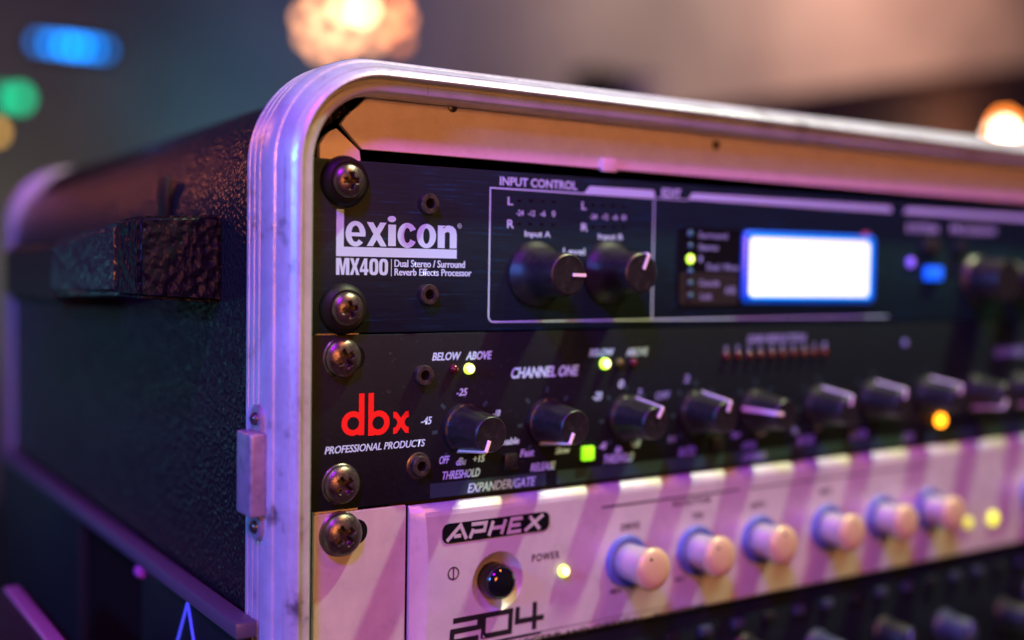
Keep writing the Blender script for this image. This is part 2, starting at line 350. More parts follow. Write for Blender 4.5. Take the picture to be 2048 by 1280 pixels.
# side handle
def hexa(c8, bev, seg=3):
    b = bmesh.new(); v = [b.verts.new(p) for p in c8]
    for q in ((0, 1, 2, 3), (4, 7, 6, 5), (0, 4, 5, 1), (1, 5, 6, 2), (2, 6, 7, 3), (3, 7, 4, 0)): b.faces.new([v[i] for i in q])
    bmesh.ops.recalc_face_normals(b, faces=b.faces); bmesh.ops.bevel(b, geom=b.edges[:], offset=bev, segments=seg, affect='EDGES'); return smooth(b)
hd = obj('handle', hexa([(-10.2, 34, 6.5), (-10.2, 34, 30), (-32.5, 34, 29), (-32.5, 34, 7.8), (-10.2, 54, 6.5), (-10.2, 54, 30.5), (-33, 54, 28.5), (-33, 54, 7.8)], 1.1), M['grip'], case, (-20, 44, 18), label='handle end block with coarse pebbled face')
obj('handle_grip', hexa([(-26, 53, 7.5), (-26, 53, 28.6), (-33.2, 53, 28.0), (-33.2, 53, 8.2), (-26, 126, 5.5), (-26, 126, 25), (-34.5, 126, 23), (-34.5, 126, 6.3)], 1.6), M['grip_smooth'], hd, (-30, 90, 17))
obj('handle_end', hexa([(-10.2, 124, 2.0), (-10.2, 124, 24), (-33, 124, 24), (-33, 124, 2.5), (-10.2, 212, 1.0), (-10.2, 212, 24), (-33, 212, 23), (-33, 212, 2.0)], 2.2), M['washer'], hd, (-20, 168, 12))
obj('handle_strap_seam', box(-12.2, -10.4, 78, 86, 30.6, 43, 0.4), M['washer'], case, (-11, 82, 37))

# ------------------------------------------------------------------ screws
def screw_head(x, z, R=4.6, H=2.9, h0=0.6, rot=0.0, n=64, rings=26):
    b = bmesh.new(); c = b.verts.new((x, -h0 - H + 1.5, z)); prev = None
    def hh(r, a):
        h = H * math.sqrt(max(0, 1 - (r / (R * 1.03)) ** 2)) ** 0.9
        u, w = r * math.cos(a - rot), r * math.sin(a - rot)
        L, W = R * 0.50, R * 0.12
        def s(e0, e1, t): t = min(1, max(0, (t - e0) / (e1 - e0))); return t * t * (3 - 2 * t)
        m1 = (1 - s(W, W * 1.45, abs(u))) * (1 - s(L * .9, L, abs(w))); m2 = (1 - s(W, W * 1.45, abs(w))) * (1 - s(L * .9, L, abs(u)))
        k = max(m1, m2); core = 1 - s(W * 1.2, W * 2.3, r)
        return h - max(k, core) * 2.0
    c.co.y = -h0 - hh(0, 0)
    for i in range(1, rings + 1):
        r = R * (i / rings); rg = [b.verts.new((x + r * math.cos(2 * PI * j / n), -h0 - max(hh(r, 2 * PI * j / n), 0.25), z + r * math.sin(2 * PI * j / n))) for j in range(n)]
        for j in range(n):
            k = (j + 1) % n
            if prev is None: b.faces.new([c, rg[j], rg[k]])
            else: b.faces.new([prev[j], rg[j], rg[k], prev[k]])
        prev = rg
    base = [b.verts.new((v.co.x, 0.0, v.co.z)) for v in prev]
    for j in range(n):
        k = (j + 1) % n; b.faces.new([prev[j], base[j], base[k], prev[k]])
    bmesh.ops.recalc_face_normals(b, faces=b.faces); return smooth(b, 50)
def rack_screw(parent, x, z, rot, kind):
    """kind: 'cup' tall plastic cup washer, 'flat' none"""
    R = {'cup': 4.35, 'flat': 4.9, 'big': 5.5}[kind]; h0 = {'cup': 2.4, 'flat': 0.5, 'big': 0.9}[kind]
    o = obj('rack_screw', screw_head(x, z, R, 2.7 if kind != 'big' else 3.0, h0, math.radians(rot)), M['screw'], parent, (x, 0, z))
    if kind == 'cup':
        obj('washer', lathe(x, z, [(6.5, 0.02), (6.5, 0.6), (6.2, 1.5), (5.5, 2.5), (4.9, 2.85), (4.5, 2.8), (4.3, 2.4), (4.2, 1.0)], 48), M['washer'], o, (x, 0, z))
    else:
        obj('washer', lathe(x, z, [(R + .35, 0.02), (R + .35, 0.35), (R + .1, 0.6), (R - .6, 0.6)], 48), M['screw'], o, (x, 0, z))
    return o
def slot(parent, x, z, w=12.2, hgt=6.6):
    obj('mounting_slot', fill([[rrect(x - w / 2, x + w / 2, z - hgt / 2, z + hgt / 2, hgt / 2 - 0.01, 8)]], 0.015), M['void'], parent, (x, 0, z))
def standoff(parent, x, z, washer=False):
    o = obj('socket_screw', lathe(x, z, [(2.75, 0), (2.75, 1.9), (2.55, 2.3), (2.0, 2.35), (1.45, 2.3), (1.35, 2.0), (1.3, 0.5), (0, 0.45)], 24), M['screw'], parent, (x, 0, z))
    obj('hex_socket', fill([[circ(x, z, 1.4, 6)]], 1.0), M['void'], o, (x, 0, z))
    if washer: obj('washer', lathe(x, z, [(3.6, 0.01), (3.6, 0.3), (3.2, 0.5), (2.7, 0.5)], 28), M['screw'], o, (x, 0, z))

# ------------------------------------------------------------------ unit 1: effects processor
fx = thing('effects_processor', (241, 0, 0), 'black rack unit with glowing white and blue screen, topmost in the case', 'audio unit', 'audio units stacked in the case')
obj('faceplate', box(0.6, 482, 0, 3.0 - 1.9, -0.1, 43.6, 0.25), M['panel_blue'], fx, (241, 0, 22))
obj('chassis', box(24, 458, 3.3, 290, 0.6, 43.0), M['chassis'], fx, (241, 150, 22))
for (x, z, r) in ((8.9, 38.1, 0), (8.9, 6.1, 12)):
    slot(fx, x + 1.0, z); rack_screw(fx, x, z, r, 'cup')
for x, z in ((32.83, 33.56), (33.01, 9.74)): standoff(fx, x, z)
# big logo
L0, Lz0, L1, Lz1 = (6.98, 19.38, 9.06, 31.14)
xb, zt, xr, _ = (6.96, 21.76, 42.28, 33.39)
zb = (6.98, 19.38, 9.04, 33.39)[1]
obj('logo_letter', fill([[[(L0, zb), (xr, zb), (xr, zt), (L1, zt), (L1, Lz1), (L0, Lz1)]]]), M['print'], fx, (L0, 0, zb))
def ringpart(bb, a0, a1, ti, tj):
    x0, z0, x1, z1 = bb; cx, cz, rx, rz = (x0 + x1) / 2, (z0 + z1) / 2, (x1 - x0) / 2, (z1 - z0) / 2
    n = 36; A = [math.radians(a0 + (a1 - a0) * i / n) for i in range(n + 1)]
    return [(cx + rx * math.cos(a), cz + rz * math.sin(a)) for a in A] + [(cx + rx * ti * math.cos(a), cz + rz * tj * math.sin(a)) for a in A[::-1]]
eb = (9.52, 21.89, 15.13, 28.36); cbx = (24.30, 21.86, 30.09, 28.39); ob = (29.99, 21.93, 35.83, 28.33)
em = (eb[1] + eb[3]) / 2; eh = eb[3] - eb[1]; ew = eb[2] - eb[0]
obj('logo_letter', fill([[ringpart(eb, -4, 318, .42, .64)], [[(eb[0] + ew * .2, em - eh * .10), (eb[2] - .02, em - eh * .10), (eb[2] - .02, em + eh * .05), (eb[0] + ew * .2, em + eh * .05)]]]), M['print'], fx, (eb[0], 0, eb[1]))
obj('logo_letter', fill([[ringpart(cbx, 30, 330, .34, .60)]]), M['print'], fx, (cbx[0], 0, cbx[1]))
obj('logo_letter', fill([[circ((ob[0] + ob[2]) / 2, (ob[1] + ob[3]) / 2, (ob[2] - ob[0]) / 2, 40, (ob[3] - ob[1]) / 2), circ((ob[0] + ob[2]) / 2, (ob[1] + ob[3]) / 2, (ob[2] - ob[0]) * .17, 32, (ob[3] - ob[1]) * .32)]]), M['print'], fx, (ob[0], 0, ob[1]))
for ch, bb, wt in (('x', (15.45, 22.10, 21.20, 28.20), .035), ('n', (36.34, 22.08, 42.22, 28.16), .04)):
    text(ch, bb, fx, 'print', wt, name='logo_letter')
q = (21.60, 22.25, 23.83, 27.78); e = (21.38, 28.42, 23.84, 30.02)
obj('logo_letter', fill([[[(q[0], q[1]), (q[2], q[1]), (q[2], q[3]), (q[0], q[3])]], [circ((e[0] + e[2]) / 2, (e[1] + e[3]) / 2, (e[2] - e[0]) / 2, 24, (e[3] - e[1]) / 2)]]), M['print'], fx, (q[0], 0, q[1]))
x, z = 43.05, 28.13; obj('registered_mark', fill([stroke(circ(x, z, 0.6, 20), 0.12, True)]), M['print'], fx, (x, 0, z)); text('R', (x - .25, z - .3, x + .28, z + .3), fx, name='registered_mark')
zb4, zt4 = 14.68, 18.93; H4 = zt4 - zb4
def mx(u0, u1, groups):
    obj('model_number', fill([[[(u0 + (u1 - u0) * p[0], zb4 + H4 * p[1]) for p in lp] for lp in gr] for gr in groups]), M['print'], fx, (u0, 0, zb4))
mx(7.00, 10.66, [[[(0, 0), (0, 1), (.36, 1), (.5, .42), (.64, 1), (1, 1), (1, 0), (.74, 0), (.74, .72), (.60, 0), (.40, 0), (.26, .72), (.26, 0)]]])
mx(10.80, 13.53, [[[(0, 0), (.30, .5), (.02, 1), (.36, 1), (.51, .68), (.66, 1), (.98, 1), (.70, .5), (1, 0), (.66, 0), (.50, .34), (.34, 0)]]])
mx(13.60, 16.07, [[[(0, .18), (0, .36), (.48, 1), (.84, 1), (.84, .36), (1, .36), (1, .18), (.84, .18), (.84, 0), (.50, 0), (.50, .18)], [(.26, .36), (.50, .70), (.50, .36)]]])
O_ = [(.5 + .5 * abs(math.cos(a)) ** .7 * (1 if math.cos(a) > 0 else -1), .5 + .5 * abs(math.sin(a)) ** .55 * (1 if math.sin(a) > 0 else -1)) for a in [2 * PI * k / 36 for k in range(36)]]
I_ = [(.5 + .14 * abs(math.cos(a)) ** .7 * (1 if math.cos(a) > 0 else -1), .5 + .32 * abs(math.sin(a)) ** .7 * (1 if math.sin(a) > 0 else -1)) for a in [2 * PI * k / 24 for k in range(24)]]
mx(16.28, 18.85, [[O_, I_]]); mx(19.06, 21.66, [[O_, I_]])
x0, z0, x1, z1 = (22.52, 14.46, 22.72, 18.91); obj('divider_line', fill([[[(x0, z0), (x1, z0), (x1, z1), (x0, z1)]]]), M['print'], fx, (x0, 0, z0))
text('Dual Stereo / Surround', (23.47, 16.86, 44.89, 18.80), fx, weight=0.008, strike=0.13)
text('Reverb Effects Processor', (23.50, 14.66, 47.01, 16.54), fx, weight=0.008, strike=0.13)
text('INPUT CONTROL', (55.73, 39.70, 82.17, 42.16), fx, weight=0.028)
# outlined input area
def line(pts, w, parent, m='print', h=0.06, y0=0.0, name='printed_line'):
    return obj(name, fill([stroke(pts, w)], h, y0), M[m], parent, (pts[0][0], y0, pts[0][1]))
xl, ztp = 52.67, 38.86; _, zbt = 53.39, 2.23; xr, _ = 111.25, 23.26
r = 1.6
arc = [(xl + r - r * math.cos(a), zbt + r - r * math.sin(a)) for a in (0.0, 0.4, 0.8, 1.2, PI / 2)]
xe = 221.14
line([(xr, ztp), (xl, ztp)] + arc + [(xe, zbt)], 0.42, fx)
line([(xr, ztp - 0.3), (xr, zbt + 0.3)], 0.42, fx)
def bar(px0, px1, h=2.3, cut=2.0, end=0.8):
    obj('printed_bar', fill([[[(px0, ztp + 0.2), (px1, ztp + 0.2), (px1, ztp + h - end), (px1 - end, ztp + h), (px0 + cut, ztp + h)]]]), M['print'], fx, (px0, 0, ztp))
bar(84.75, xr + 0.2); bar(124.72, 221.58); bar(227.92, 303 + 22); bar(330, 410); bar(416, 462)
line([(xr + .5, ztp), (124.93, ztp)], 0.3, fx)
text('EDIT', (114.18, 39.32, 122.00, 41.95), fx, weight=0.03)
for s, bb in (('L', (58.39, 34.43, 60.19, 36.69)), ('R', (58.34, 28.11, 60.65, 30.44)), ('L', (83.96, 34.27, 85.65, 36.57)), ('R', (83.92, 28.10, 86.43, 30.32)),
              ('-24', (61.35, 31.66, 63.77, 33.25)), ('-12', (65.31, 31.68, 67.67, 33.28)), ('-6', (69.40, 31.70, 71.28, 33.38)), ('0', (73.46, 31.79, 74.67, 33.48)),
              ('-24', (87.11, 31.66, 89.65, 33.18)), ('-12', (91.33, 31.68, 93.72, 33.28)), ('-6', (95.24, 31.75, 97.29, 33.29)), ('0', (98.82, 31.81, 100.52, 33.28)),
              ('Input A', (64.24, 25.39, 73.13, 27.61)), ('Input B', (90.19, 25.39, 99.33, 27.64)), ('Level', (77.64, 21.21, 85.50, 23.13))):
    text(s, bb, fx, weight=0.02)
def led_slot(x, z, m='led_off'):
    o = obj('level_led', box(x - 0.62, x + 0.62, -0.12, 0.05, z - 0.42, z + 0.42, 0.05, 1), M['window'], fx, (x, 0, z))
    obj('led_edge', fill([[[(x - .4, z + .1), (x + .4, z + .1), (x + .4, z + .24), (x - .4, z + .24)]]], 0.14), M[m], o, (x, 0, z))
for x, z in ((62.28, 35.91), (66.24, 36.03), (70.17, 36.07), (74.07, 36.11), (62.23, 29.62), (66.03, 29.62), (69.96, 29.62), (73.95, 29.62),
             (88.11, 35.82), (91.79, 35.91), (95.61, 36.01), (99.48, 36.03), (88.25, 29.54), (92.12, 29.60), (95.86, 29.72), (99.63, 29.78)):
    led_slot(x, z)
# big knobs
def fx_knob(x, z, L, ptr):
    prof = [(9.3, 0.02), (9.3, 0.9), (9.0, 1.5), (8.4, 2.3), (7.7, 3.2), (7.0, 4.4), (6.5, 5.8), (6.25, 7.6), (6.05, 10), (5.9, L - 1.0), (5.7, L - .35), (5.2, L), (0, L)]
    o = obj('knob', lathe(x, z, prof, 72), M['knob'], fx, (x, 0, z))
    a = math.radians(ptr); d = Vector((math.cos(a), math.sin(a))); nn = Vector((-d.y, d.x)) * 0.45
    b = bmesh.new()
    # raised white stripe on the cap that folds over the rim
    sec = [(1.2, L + .02, .22), (5.7, L + .02, .22), (6.25, L - .5, .0), (6.25, L - 2.2, 0)]
    ring = []
    for rr, hgt, up in sec:
        p = Vector((x, z)) + d * rr
        ring.append([b.verts.new((p.x + nn.x * s, -(hgt + up), p.y + nn.y * s)) for s in (-1, 1)])
    low = []
    for rr, hgt, up in [(1.2, L - .1, 0), (5.2, L - .4, 0), (5.6, L - .8, 0), (5.6, L - 2.2, 0)]:
        p = Vector((x, z)) + d * rr; low.append([b.verts.new((p.x + nn.x * s, -hgt, p.y + nn.y * s)) for s in (-1, 1)])
    for A, B in zip(ring, ring[1:]): b.faces.new([A[0], A[1], B[1], B[0]])
    for i in range(3):
        for s in (0, 1): b.faces.new([ring[i][s], ring[i + 1][s], low[i + 1][s], low[i][s]])
    b.faces.new([ring[0][0], ring[0][1], low[0][1], low[0][0]]); b.faces.new([ring[3][0], ring[3][1], low[3][1], low[3][0]])
    bmesh.ops.recalc_face_normals(b, faces=b.faces)
    obj('pointer', b, M['pointer'], o, (x, -L, z))
x, z = 67.84, 15.54; fx_knob(x, z, 16.2, -1); x, z = 93.93, 16.27; fx_knob(x, z, 15.6, 66)
# mode window with lamps
w = (121.16, 6.32, 147.60, 30.48); xw0, zw0, xw1, zw1 = w
o = obj('indicator_window', prism(rrect(xw0, xw1, zw0, zw1, 1.0), -0.5, 0.05), M['window'], fx, (xw0, 0, zw0))
obj('window_panel', fill([[rrect(xw0 + .5, xw1 - 1, zw0 + .4, zw0 + (zw1 - zw0) * .43, 1.2)]], 0.53), M['chassis'], o, (xw0, 0, zw0))
for (x, z), m, r in (((125.65, 28.51), 'led_teal', 1.15), ((125.76, 24.82), 'led_teal', .85), ((125.88, 20.81), 'led_green', 1.45), ((125.99, 16.96), 'led_teal', 1.0), ((126.10, 13.26), 'led_teal', 1.1), ((126.22, 9.39), 'led_teal', 1.1)):
    l_ = obj('indicator_led', lathe(x, z, [(r, 0.4), (r * .95, .8), (r * .6, 1.1), (0, 1.25)], 20), M[m], fx, (x, 0, z))
    if m == 'led_green': obj('led_core', lathe(x, z, [(r * .5, 1.1), (r * .4, 1.3), (0, 1.4)], 16), M['led_core'], l_, (x, 0, z))
for s, bb in (('Surround', (129.22, 27.38, 141.33, 29.23)), ('Stereo', (129.33, 23.67, 137.57, 25.52)), ('1', (129.66, 19.95, 130.89, 21.81)), ('Dual / Mono', (132.89, 17.51, 146.91, 19.54)), ('Cascade', (129.67, 12.50, 138.35, 14.52)), ('Link', (130.43, 8.31, 135.48, 10.33)), ('A/B', (140.84, 10.03, 145.39, 12.40))):
    text(s, bb, fx, 'print_dim', 0.02, y0=-0.52)
# screen: protruding glowing bezel and lit glass
s4 = (149.05, 7.80, 212.53, 30.15); X0, Z0, X1, Z1 = s4; X1 -= 1.9
b = bmesh.new(); R0 = 2.2
loops = [(rrect(X0 - .8, X1 + 1.9, Z0 - .9, Z1 + .3, R0 + .3, 8), 0.02), (rrect(X0 - .8, X1 + 1.8, Z0 - .8, Z1 + .3, R0 + .3, 8), 1.0), (rrect(X0 + .3, X1 + .1, Z0 + .2, Z1 - .5, R0, 8), 1.9), (rrect(X0 + .9, X1 - .6, Z0 + .8, Z1 - 1.0, R0 - .3, 8), 1.9), (rrect(X0 + 1.0, X1 - .7, Z0 + .9, Z1 - 1.1, R0 - .4, 8), 1.2)]
rings = [[b.verts.new((x, -h, z)) for x, z in lp] for lp, h in loops]
for A, B in zip(rings, rings[1:]):
    for i in range(len(A)): b.faces.new([A[i], A[(i + 1) % len(A)], B[(i + 1) % len(A)], B[i]])
bmesh.ops.recalc_face_normals(b, faces=b.faces)
scr = obj('display', smooth(b), M['bezel'], fx, (X0, 0, Z0))
obj('backlit_rim', fill([[rrect(X0 + .95, X1 - .65, Z0 + .85, Z1 - 1.05, R0 - .4, 8)]], 1.25), M['screen_edge'], scr, (X0, 0, Z0))
obj('screen', fill([[rrect(X0 + 1.6, X1 - 2.1, Z0 + 1.6, Z1 - 1.8, R0 - .5, 8)]], 1.4), M['screen'], scr, (X0, 0, Z0))
x, z = 205.64, 30.94
b = bmesh.new(); 
for (u0, u1, t) in ((-5.2, -2.4, 2.0), (-1.2, 3.6, 3.4)):
    n = 6; A = [b.verts.new((x + u0 + (u1 - u0) * i / n, -0.4 - random.random() * 1.2, z - 2.5)) for i in range(n + 1)]
    B = [b.verts.new((x + u0 + (u1 - u0) * i / n + random.uniform(-.3, .3), -0.6 - random.random() * 1.6, z - 2.5 + t * random.uniform(.75, 1.15))) for i in range(n + 1)]
    for i in range(n): b.faces.new([A[i], A[i + 1], B[i + 1], B[i]])
obj('jagged_pink_piece', b, M['jagged_pink'], fx, (x, 0, z), label='jagged crumpled pink piece above the screen')
# right hand keys, encoder and small knobs
def key(parent, x, z, w, h, d, m, name='button'): return obj(name, box(x - w / 2, x + w / 2, -d, 0.0, z - h / 2, z + h / 2, 0.5), M[m], parent, (x, 0, z))
x, z = 244.97, 17.70; key(fx, x, z, 9.0, 5.0, 2.0, 'key_blue')
x, z = 232.73, 21.52; obj('indicator_led', lathe(x, z, [(1.8, 0), (1.7, .8), (0, 1.4)], 20), M['key_violet'], fx, (x, 0, z))
x, z = 242.73, 27.70; key(fx, x, z, 9.0, 5.0, 2.2, 'chassis')
x, z = 260.24, 27.57; key(fx, x, z, 6.0, 5.0, 2.2, 'knob')
text('SYSTEM', (229.96, 32.40, 248.22, 35.43), fx, weight=0.02); text('PROGRAM', (255.44, 32.83, 283.23, 35.78), fx, weight=0.02)
for (x, z), r, L in (((271.66, 15.54), 9.5, 14), ((297.55, 14.77), 8, 12)):
    obj('knob', lathe(x, z, [(r, 0.02), (r, 1), (r * .86, 2.5), (r * .8, L - 1), (r * .76, L), (0, L)], 56), M['knob'], fx, (x, 0, z))
for x, z in ((334, 24), (352, 24), (334, 12), (352, 12), (380, 18), (400, 18), (420, 18), (445, 18)): key(fx, x, z, 8, 5, 2, 'knob')

# ------------------------------------------------------------------ unit 2: compressor
cp = thing('compressor', (241, 0, -45), 'black rack unit with red logo and a row of black white-pointered knobs', 'audio unit', 'audio units stacked in the case')
obj('faceplate', box(0.2, 482, -0.3, 1.1, -45.0, -0.5, 0.3), M['panel_black'], cp, (241, 0, -22))
obj('chassis', box(24, 458, 3.3, 230, -44.4, -1.0), M['chassis'], cp, (241, 120, -22))
Y2 = -0.3
for (x, z, r) in ((8.6, -6.3, 28), (8.6, -38.4, 38)):
    obj('mounting_slot', fill([[rrect(x - 4, x + 6.6, z - 3.2, z + 3.2, 3.1, 8)]], 0.02, Y2), M['void'], cp, (x, 0, z)); rack_screw(cp, x, z, r, 'flat').location.y -= 0.0003
for (x, z), w_ in (((31.95, -11.54), False), ((31.22, -35.56), True)): standoff(cp, x, z, w_)
# red logo: d, b and split x
def annulus_cut(cx, cz, ro, ri): return [circ(cx, cz, ro, 40), circ(cx, cz, ri, 32)]
d = (8.75, -26.31, 15.14, -20.00); x0, z0, x1, z1 = d; stx0 = 13.60; _, _, _, ztop = (13.57, -26.64, 15.10, -15.58)
ro = (z1 - z0) / 2; cxd = x0 + ro
def dglyph(x0, xs0, xs1, z0, z1, zt, flip=False):
    ro = (z1 - z0) / 2; cz = z0 + ro; ri = ro * .53; rx = min(ro, 99); cx = x0 + ro
    A = [(cx + ro * math.cos(a), cz + ro * math.sin(a)) for a in [math.radians(t) for t in range(38, 323, 9)]]
    loop = [(xs1, zt), (xs0, zt), (xs0, cz + math.sqrt(max(0.01, ro ** 2 - min(xs0 - cx, ro * .99) ** 2)))] + [p for p in A if p[0] < xs0 - .05] + [(xs0, z0), (xs1, z0)]
    hole = circ(cx + .1, cz, ri, 32)
    return [loop, hole]
gd = dglyph(x0, stx0, x1, z0, z1, ztop)
obj('logo_letter', fill([gd], 0.06, Y2), M['print_red'], cp, (x0, 0, z0))
bb = (16.27, -26.63, 22.45, -20.22); bx0, bz0, bx1, bz1 = bb; xs = 17.82
mir = lambda p: (bx0 + bx1 - p[0], p[1])
gb = dglyph(bx0, bx0 + bx1 - xs, bx1, bz0, bz1, ztop)
obj('logo_letter', fill([[[mir(p) for p in lp] for lp in gb]], 0.06, Y2), M['print_red'], cp, (bx0, 0, bz0))
xx = (23.51, -26.66, 28.06, -20.76); ax0, az0, ax1, az1 = xx; W_, H_ = ax1 - ax0, az1 - az0
half = []
for u, v_ in ((0, 1), (.22, .97), (.40, .80), (.50, .70), (.60, .80), (.78, .97), (1, 1), (1, .73), (.84, .68), (.74, .55), (.74, .45), (.84, .32), (1, .27), (1, 0), (.78, .03), (.60, .20), (.50, .30), (.40, .20), (.22, .03), (0, 0), (0, .27), (.16, .32), (.26, .45), (.26, .55), (.16, .68), (0, .73)):
    half.append((ax0 + u * W_, az0 + v_ * H_))
obj('logo_letter', fill([[half]], 0.06, Y2), M['print_red'], cp, (ax0, 0, az0))
T = lambda s, bb, m='print', wt=0.016, sh=0.22: text(s, bb, cp, m, wt, sh, Y2, strike=0.07)
T('PROFESSIONAL PRODUCTS', (4.14, -30.51, 33.24, -28.57), wt=0.014)
T('BELOW', (34.87, -7.85, 43.99, -5.66), wt=0.022); T('ABOVE', (45.36, -7.97, 53.88, -5.67), wt=0.022)
T('-25', (42.47, -17.62, 46.22, -15.59)); T('-45', (31.63, -24.75, 35.24, -22.67)); T('-10', (54.33, -23.86, 56.95, -22.06))
T('OFF', (37.29, -35.72, 40.82, -33.56)); T('dBu', (42.65, -36.50, 46.12, -34.45)); T('+15', (47.99, -36.11, 52.08, -34.19))
T('THRESHOLD', (38.14, -40.04, 50.70, -37.74)); T('EXPANDER/GATE', (46.50, -44.32, 69.20, -41.72))
T('CHANNEL ONE', (59.88, -13.64, 83.88, -10.50), wt=0.03)
T('Enable', (56.12, -32.03, 63.64, -30.08)); T('Fast', (63.64, -35.82, 68.76, -33.70)); T('Slow', (75.67, -35.89, 81.27, -34.02)); T('RELEASE', (67.22, -40.22, 76.10, -37.94))
T('BELOW', (87.42, -8.24, 96.77, -6.05)); T('ABOVE', (101.27, -8.49, 109.90, -6.10))
for s, bb in (('-20', (88.88, -21.17, 92.75, -18.68)), ('0', (98.36, -17.93, 101.00, -15.54)), ('20', (105.93, -20.37, 107.86, -18.41)), ('-40', (91.45, -35.92, 94.71, -33.62)), ('dBu', (97.50, -37.27, 100.54, -35.32)), ('+20', (103.42, -36.06, 107.69, -33.79)), ('THRESHOLD', (93.05, -40.19, 105.26, -37.52)),
              ('OFF', (112.88, -22.15, 119.09, -19.78)), ('RATIO', (122.86, -40.44, 130.29, -37.48)), ('2', (124.31, -17.37, 127.39, -15.04)), ('1:1', (118.69, -35.63, 121.73, -33.62)), ('Fast', (145.40, -36.07, 149.59, -33.98)), ('ATTACK', (149.98, -40.12, 156.97, -37.84)), ('Slow', (156.86, -36.37, 160.97, -33.91)),
              ('COMPRESSOR', (150.11, -44.19, 161.96, -41.58)), ('Fast', (173.26, -36.48, 176.35, -34.12)), ('RELEASE', (175.81, -40.52, 184.59, -37.48)), ('Slow', (184.46, -36.20, 188.40, -33.64)), ('OUTPUT GAIN', (201.89, -40.48, 211.61, -37.50)), ('LEVEL', (231.00, -43.41, 238.06, -40.49))):
    T(s, bb, 'print_dim' if bb[0] > 105 else 'print')
x, z = 230.72, -7.50; obj('power_led', lathe(x, z, [(1.3, 0), (1.2, .6), (0, 1.0)], 18), M['print_dim'], cp, (x, 0, z))
x, z = 293.12, -12.03; text('CHANNEL TWO', (x - 8, z - 2, x + 26, z + 1.6), cp, 'print_dim', .02, .2, Y2)
gr = (151.29, -5.73, 178.83, -3.15); T('GAIN REDUCTION', gr, 'print_dim', 0.03)
for i in range(10):
    t = i / 9; xi = 142.13 + (188.19 - 142.13) * t; zi = -9.66
    obj('meter_led', lathe(xi, zi, [(1.25, 0), (1.2, .7), (.7, 1.3), (0, 1.5)], 16, y0=Y2), M['led_red_off'], cp, (xi, 0, zi))
    text(('30', '20', '15', '12', '10', '8', '6', '4', '2', '1')[i], (xi - .9, zi + 1.5, xi + .9, zi + 3.4), cp, 'print_dim', .02, .1, Y2)
# teal bands and tick marks
def strip(x0, x1, z0, z1): obj('printed_band', fill([[[(x0, z0), (x1, z0), (x1, z1), (x0, z1)]]], 0.03, Y2), M['print_teal'], cp, (x0, 0, z0))
zs0, zs1 = -44.64, -40.73
strip(34.81, 72.71, zs0, zs1); strip(76.60, 232, zs0, zs1); strip(245, 330, zs0, zs1)
def dled(x, z, r, m, core=False):
    o = obj('led', lathe(x, z, [(r, 0), (r, .5), (r * .92, 1.1), (r * .6, 1.6), (0, 1.85)], 24, y0=Y2), M[m], cp, (x, 0, z))
    if m in ('led_yellow', 'led_green'): obj('led_core', lathe(x, z, [(r * .72, 1.55), (r * .6, 1.85), (r * .3, 2.0), (0, 2.05)], 20, y0=Y2), M['led_core'], o, (x, 0, z))
for (x, z), r, m in (((41.38, -10.21), 1.25, 'led_red_off'), ((46.27, -10.31), 1.5, 'led_yellow'), ((93.08, -10.46), 1.65, 'led_green'), ((98.55, -10.34), 1.25, 'led_yel_off'), ((103.73, -10.51), 1.25, 'led_red_off'), ((252.41, -36.69), 2.2, 'led_orange')): dled(x, z, r, m)
x, z = 87.21, -36.48; key(cp, x, z, 4.3, 4.2, 1.6, 'key_green'); 
for x, z in ((59.86, -36.65), (138.65, -37.05), (175.43, -43.02), (202.72, -35.46), (277.95, -42.08)): key(cp, x, z, 4.4, 4.4, 2.0, 'knob')
# tapered fluted knobs
def cp_knob(x, z, ptr, L=14.2, shine=None):
    def fl(a, r, h):
        if 1.9 < h < L - .9: return 1 - 0.028 * (0.5 + 0.5 * math.cos(12 * a))
        return 1
    prof = [(7.0, .35), (7.0, 1.2), (6.8, 1.9), (6.45, 2.1), (6.3, 2.4), (5.9, 5), (5.5, 8.2), (5.1, L - 2.4), (4.9, L - .9), (4.75, L - .35), (4.45, L - .02), (4.1, L - .05), (0, L - .35)]
    o = obj('knob', lathe(x, z, prof, 96, mod=fl), M['knob'], cp, (x, 0, z))
    a = math.radians(ptr); d = Vector((math.cos(a), math.sin(a))); t = Vector((-d.y, d.x))
    secs = [(6.75, 1.3), (6.45, 2.4), (5.75, 8.2), (5.05, L - .3), (4.75, L + .14), (3.3, L + .05), (1.7, L - .05)]
    b = bmesh.new(); rg = []; w = .52
    for k, (rr, h) in enumerate(secs):
        ww = w * (1.15 if k < 4 else 1.0)
        ov = [(-ww, -.35), (-ww, .12), (-ww * .5, .24), (ww * .5, .24), (ww, .12), (ww, -.35)]
        if k < 3: ur, uh = 1, 0.15
        elif k == 3: ur, uh = .8, .5
        elif k == 4: ur, uh = .4, .9
        else: ur, uh = 0, 1
        rg.append([b.verts.new((x + d.x * (rr + ur * q) + t.x * s, -(h + uh * q), z + d.y * (rr + ur * q) + t.y * s)) for s, q in ov])
    for A, B in zip(rg, rg[1:]):
        for i in range(6): b.faces.new([A[i], A[(i + 1) % 6], B[(i + 1) % 6], B[i]])
    b.faces.new(rg[0]); b.faces.new(rg[-1][::-1]); bmesh.ops.recalc_face_normals(b, faces=b.faces)
    obj('pointer', smooth(b, 50), M['pointer'], o, (x, 0, z))
    for k in range(7):
        aa = math.radians(-50 + k * 46.7)
        p0 = (x + 8.3 * math.cos(aa), z + 8.3 * math.sin(aa)); p1 = (x + 10.0 * math.cos(aa), z + 10.0 * math.sin(aa))
        if z - 9 < p1[1] and p1[1] > -36: obj('tick_mark', fill([stroke([p0, p1], 1.0)], 0.05, Y2), M['print_teal'], cp, (p0[0], 0, p0[1]))
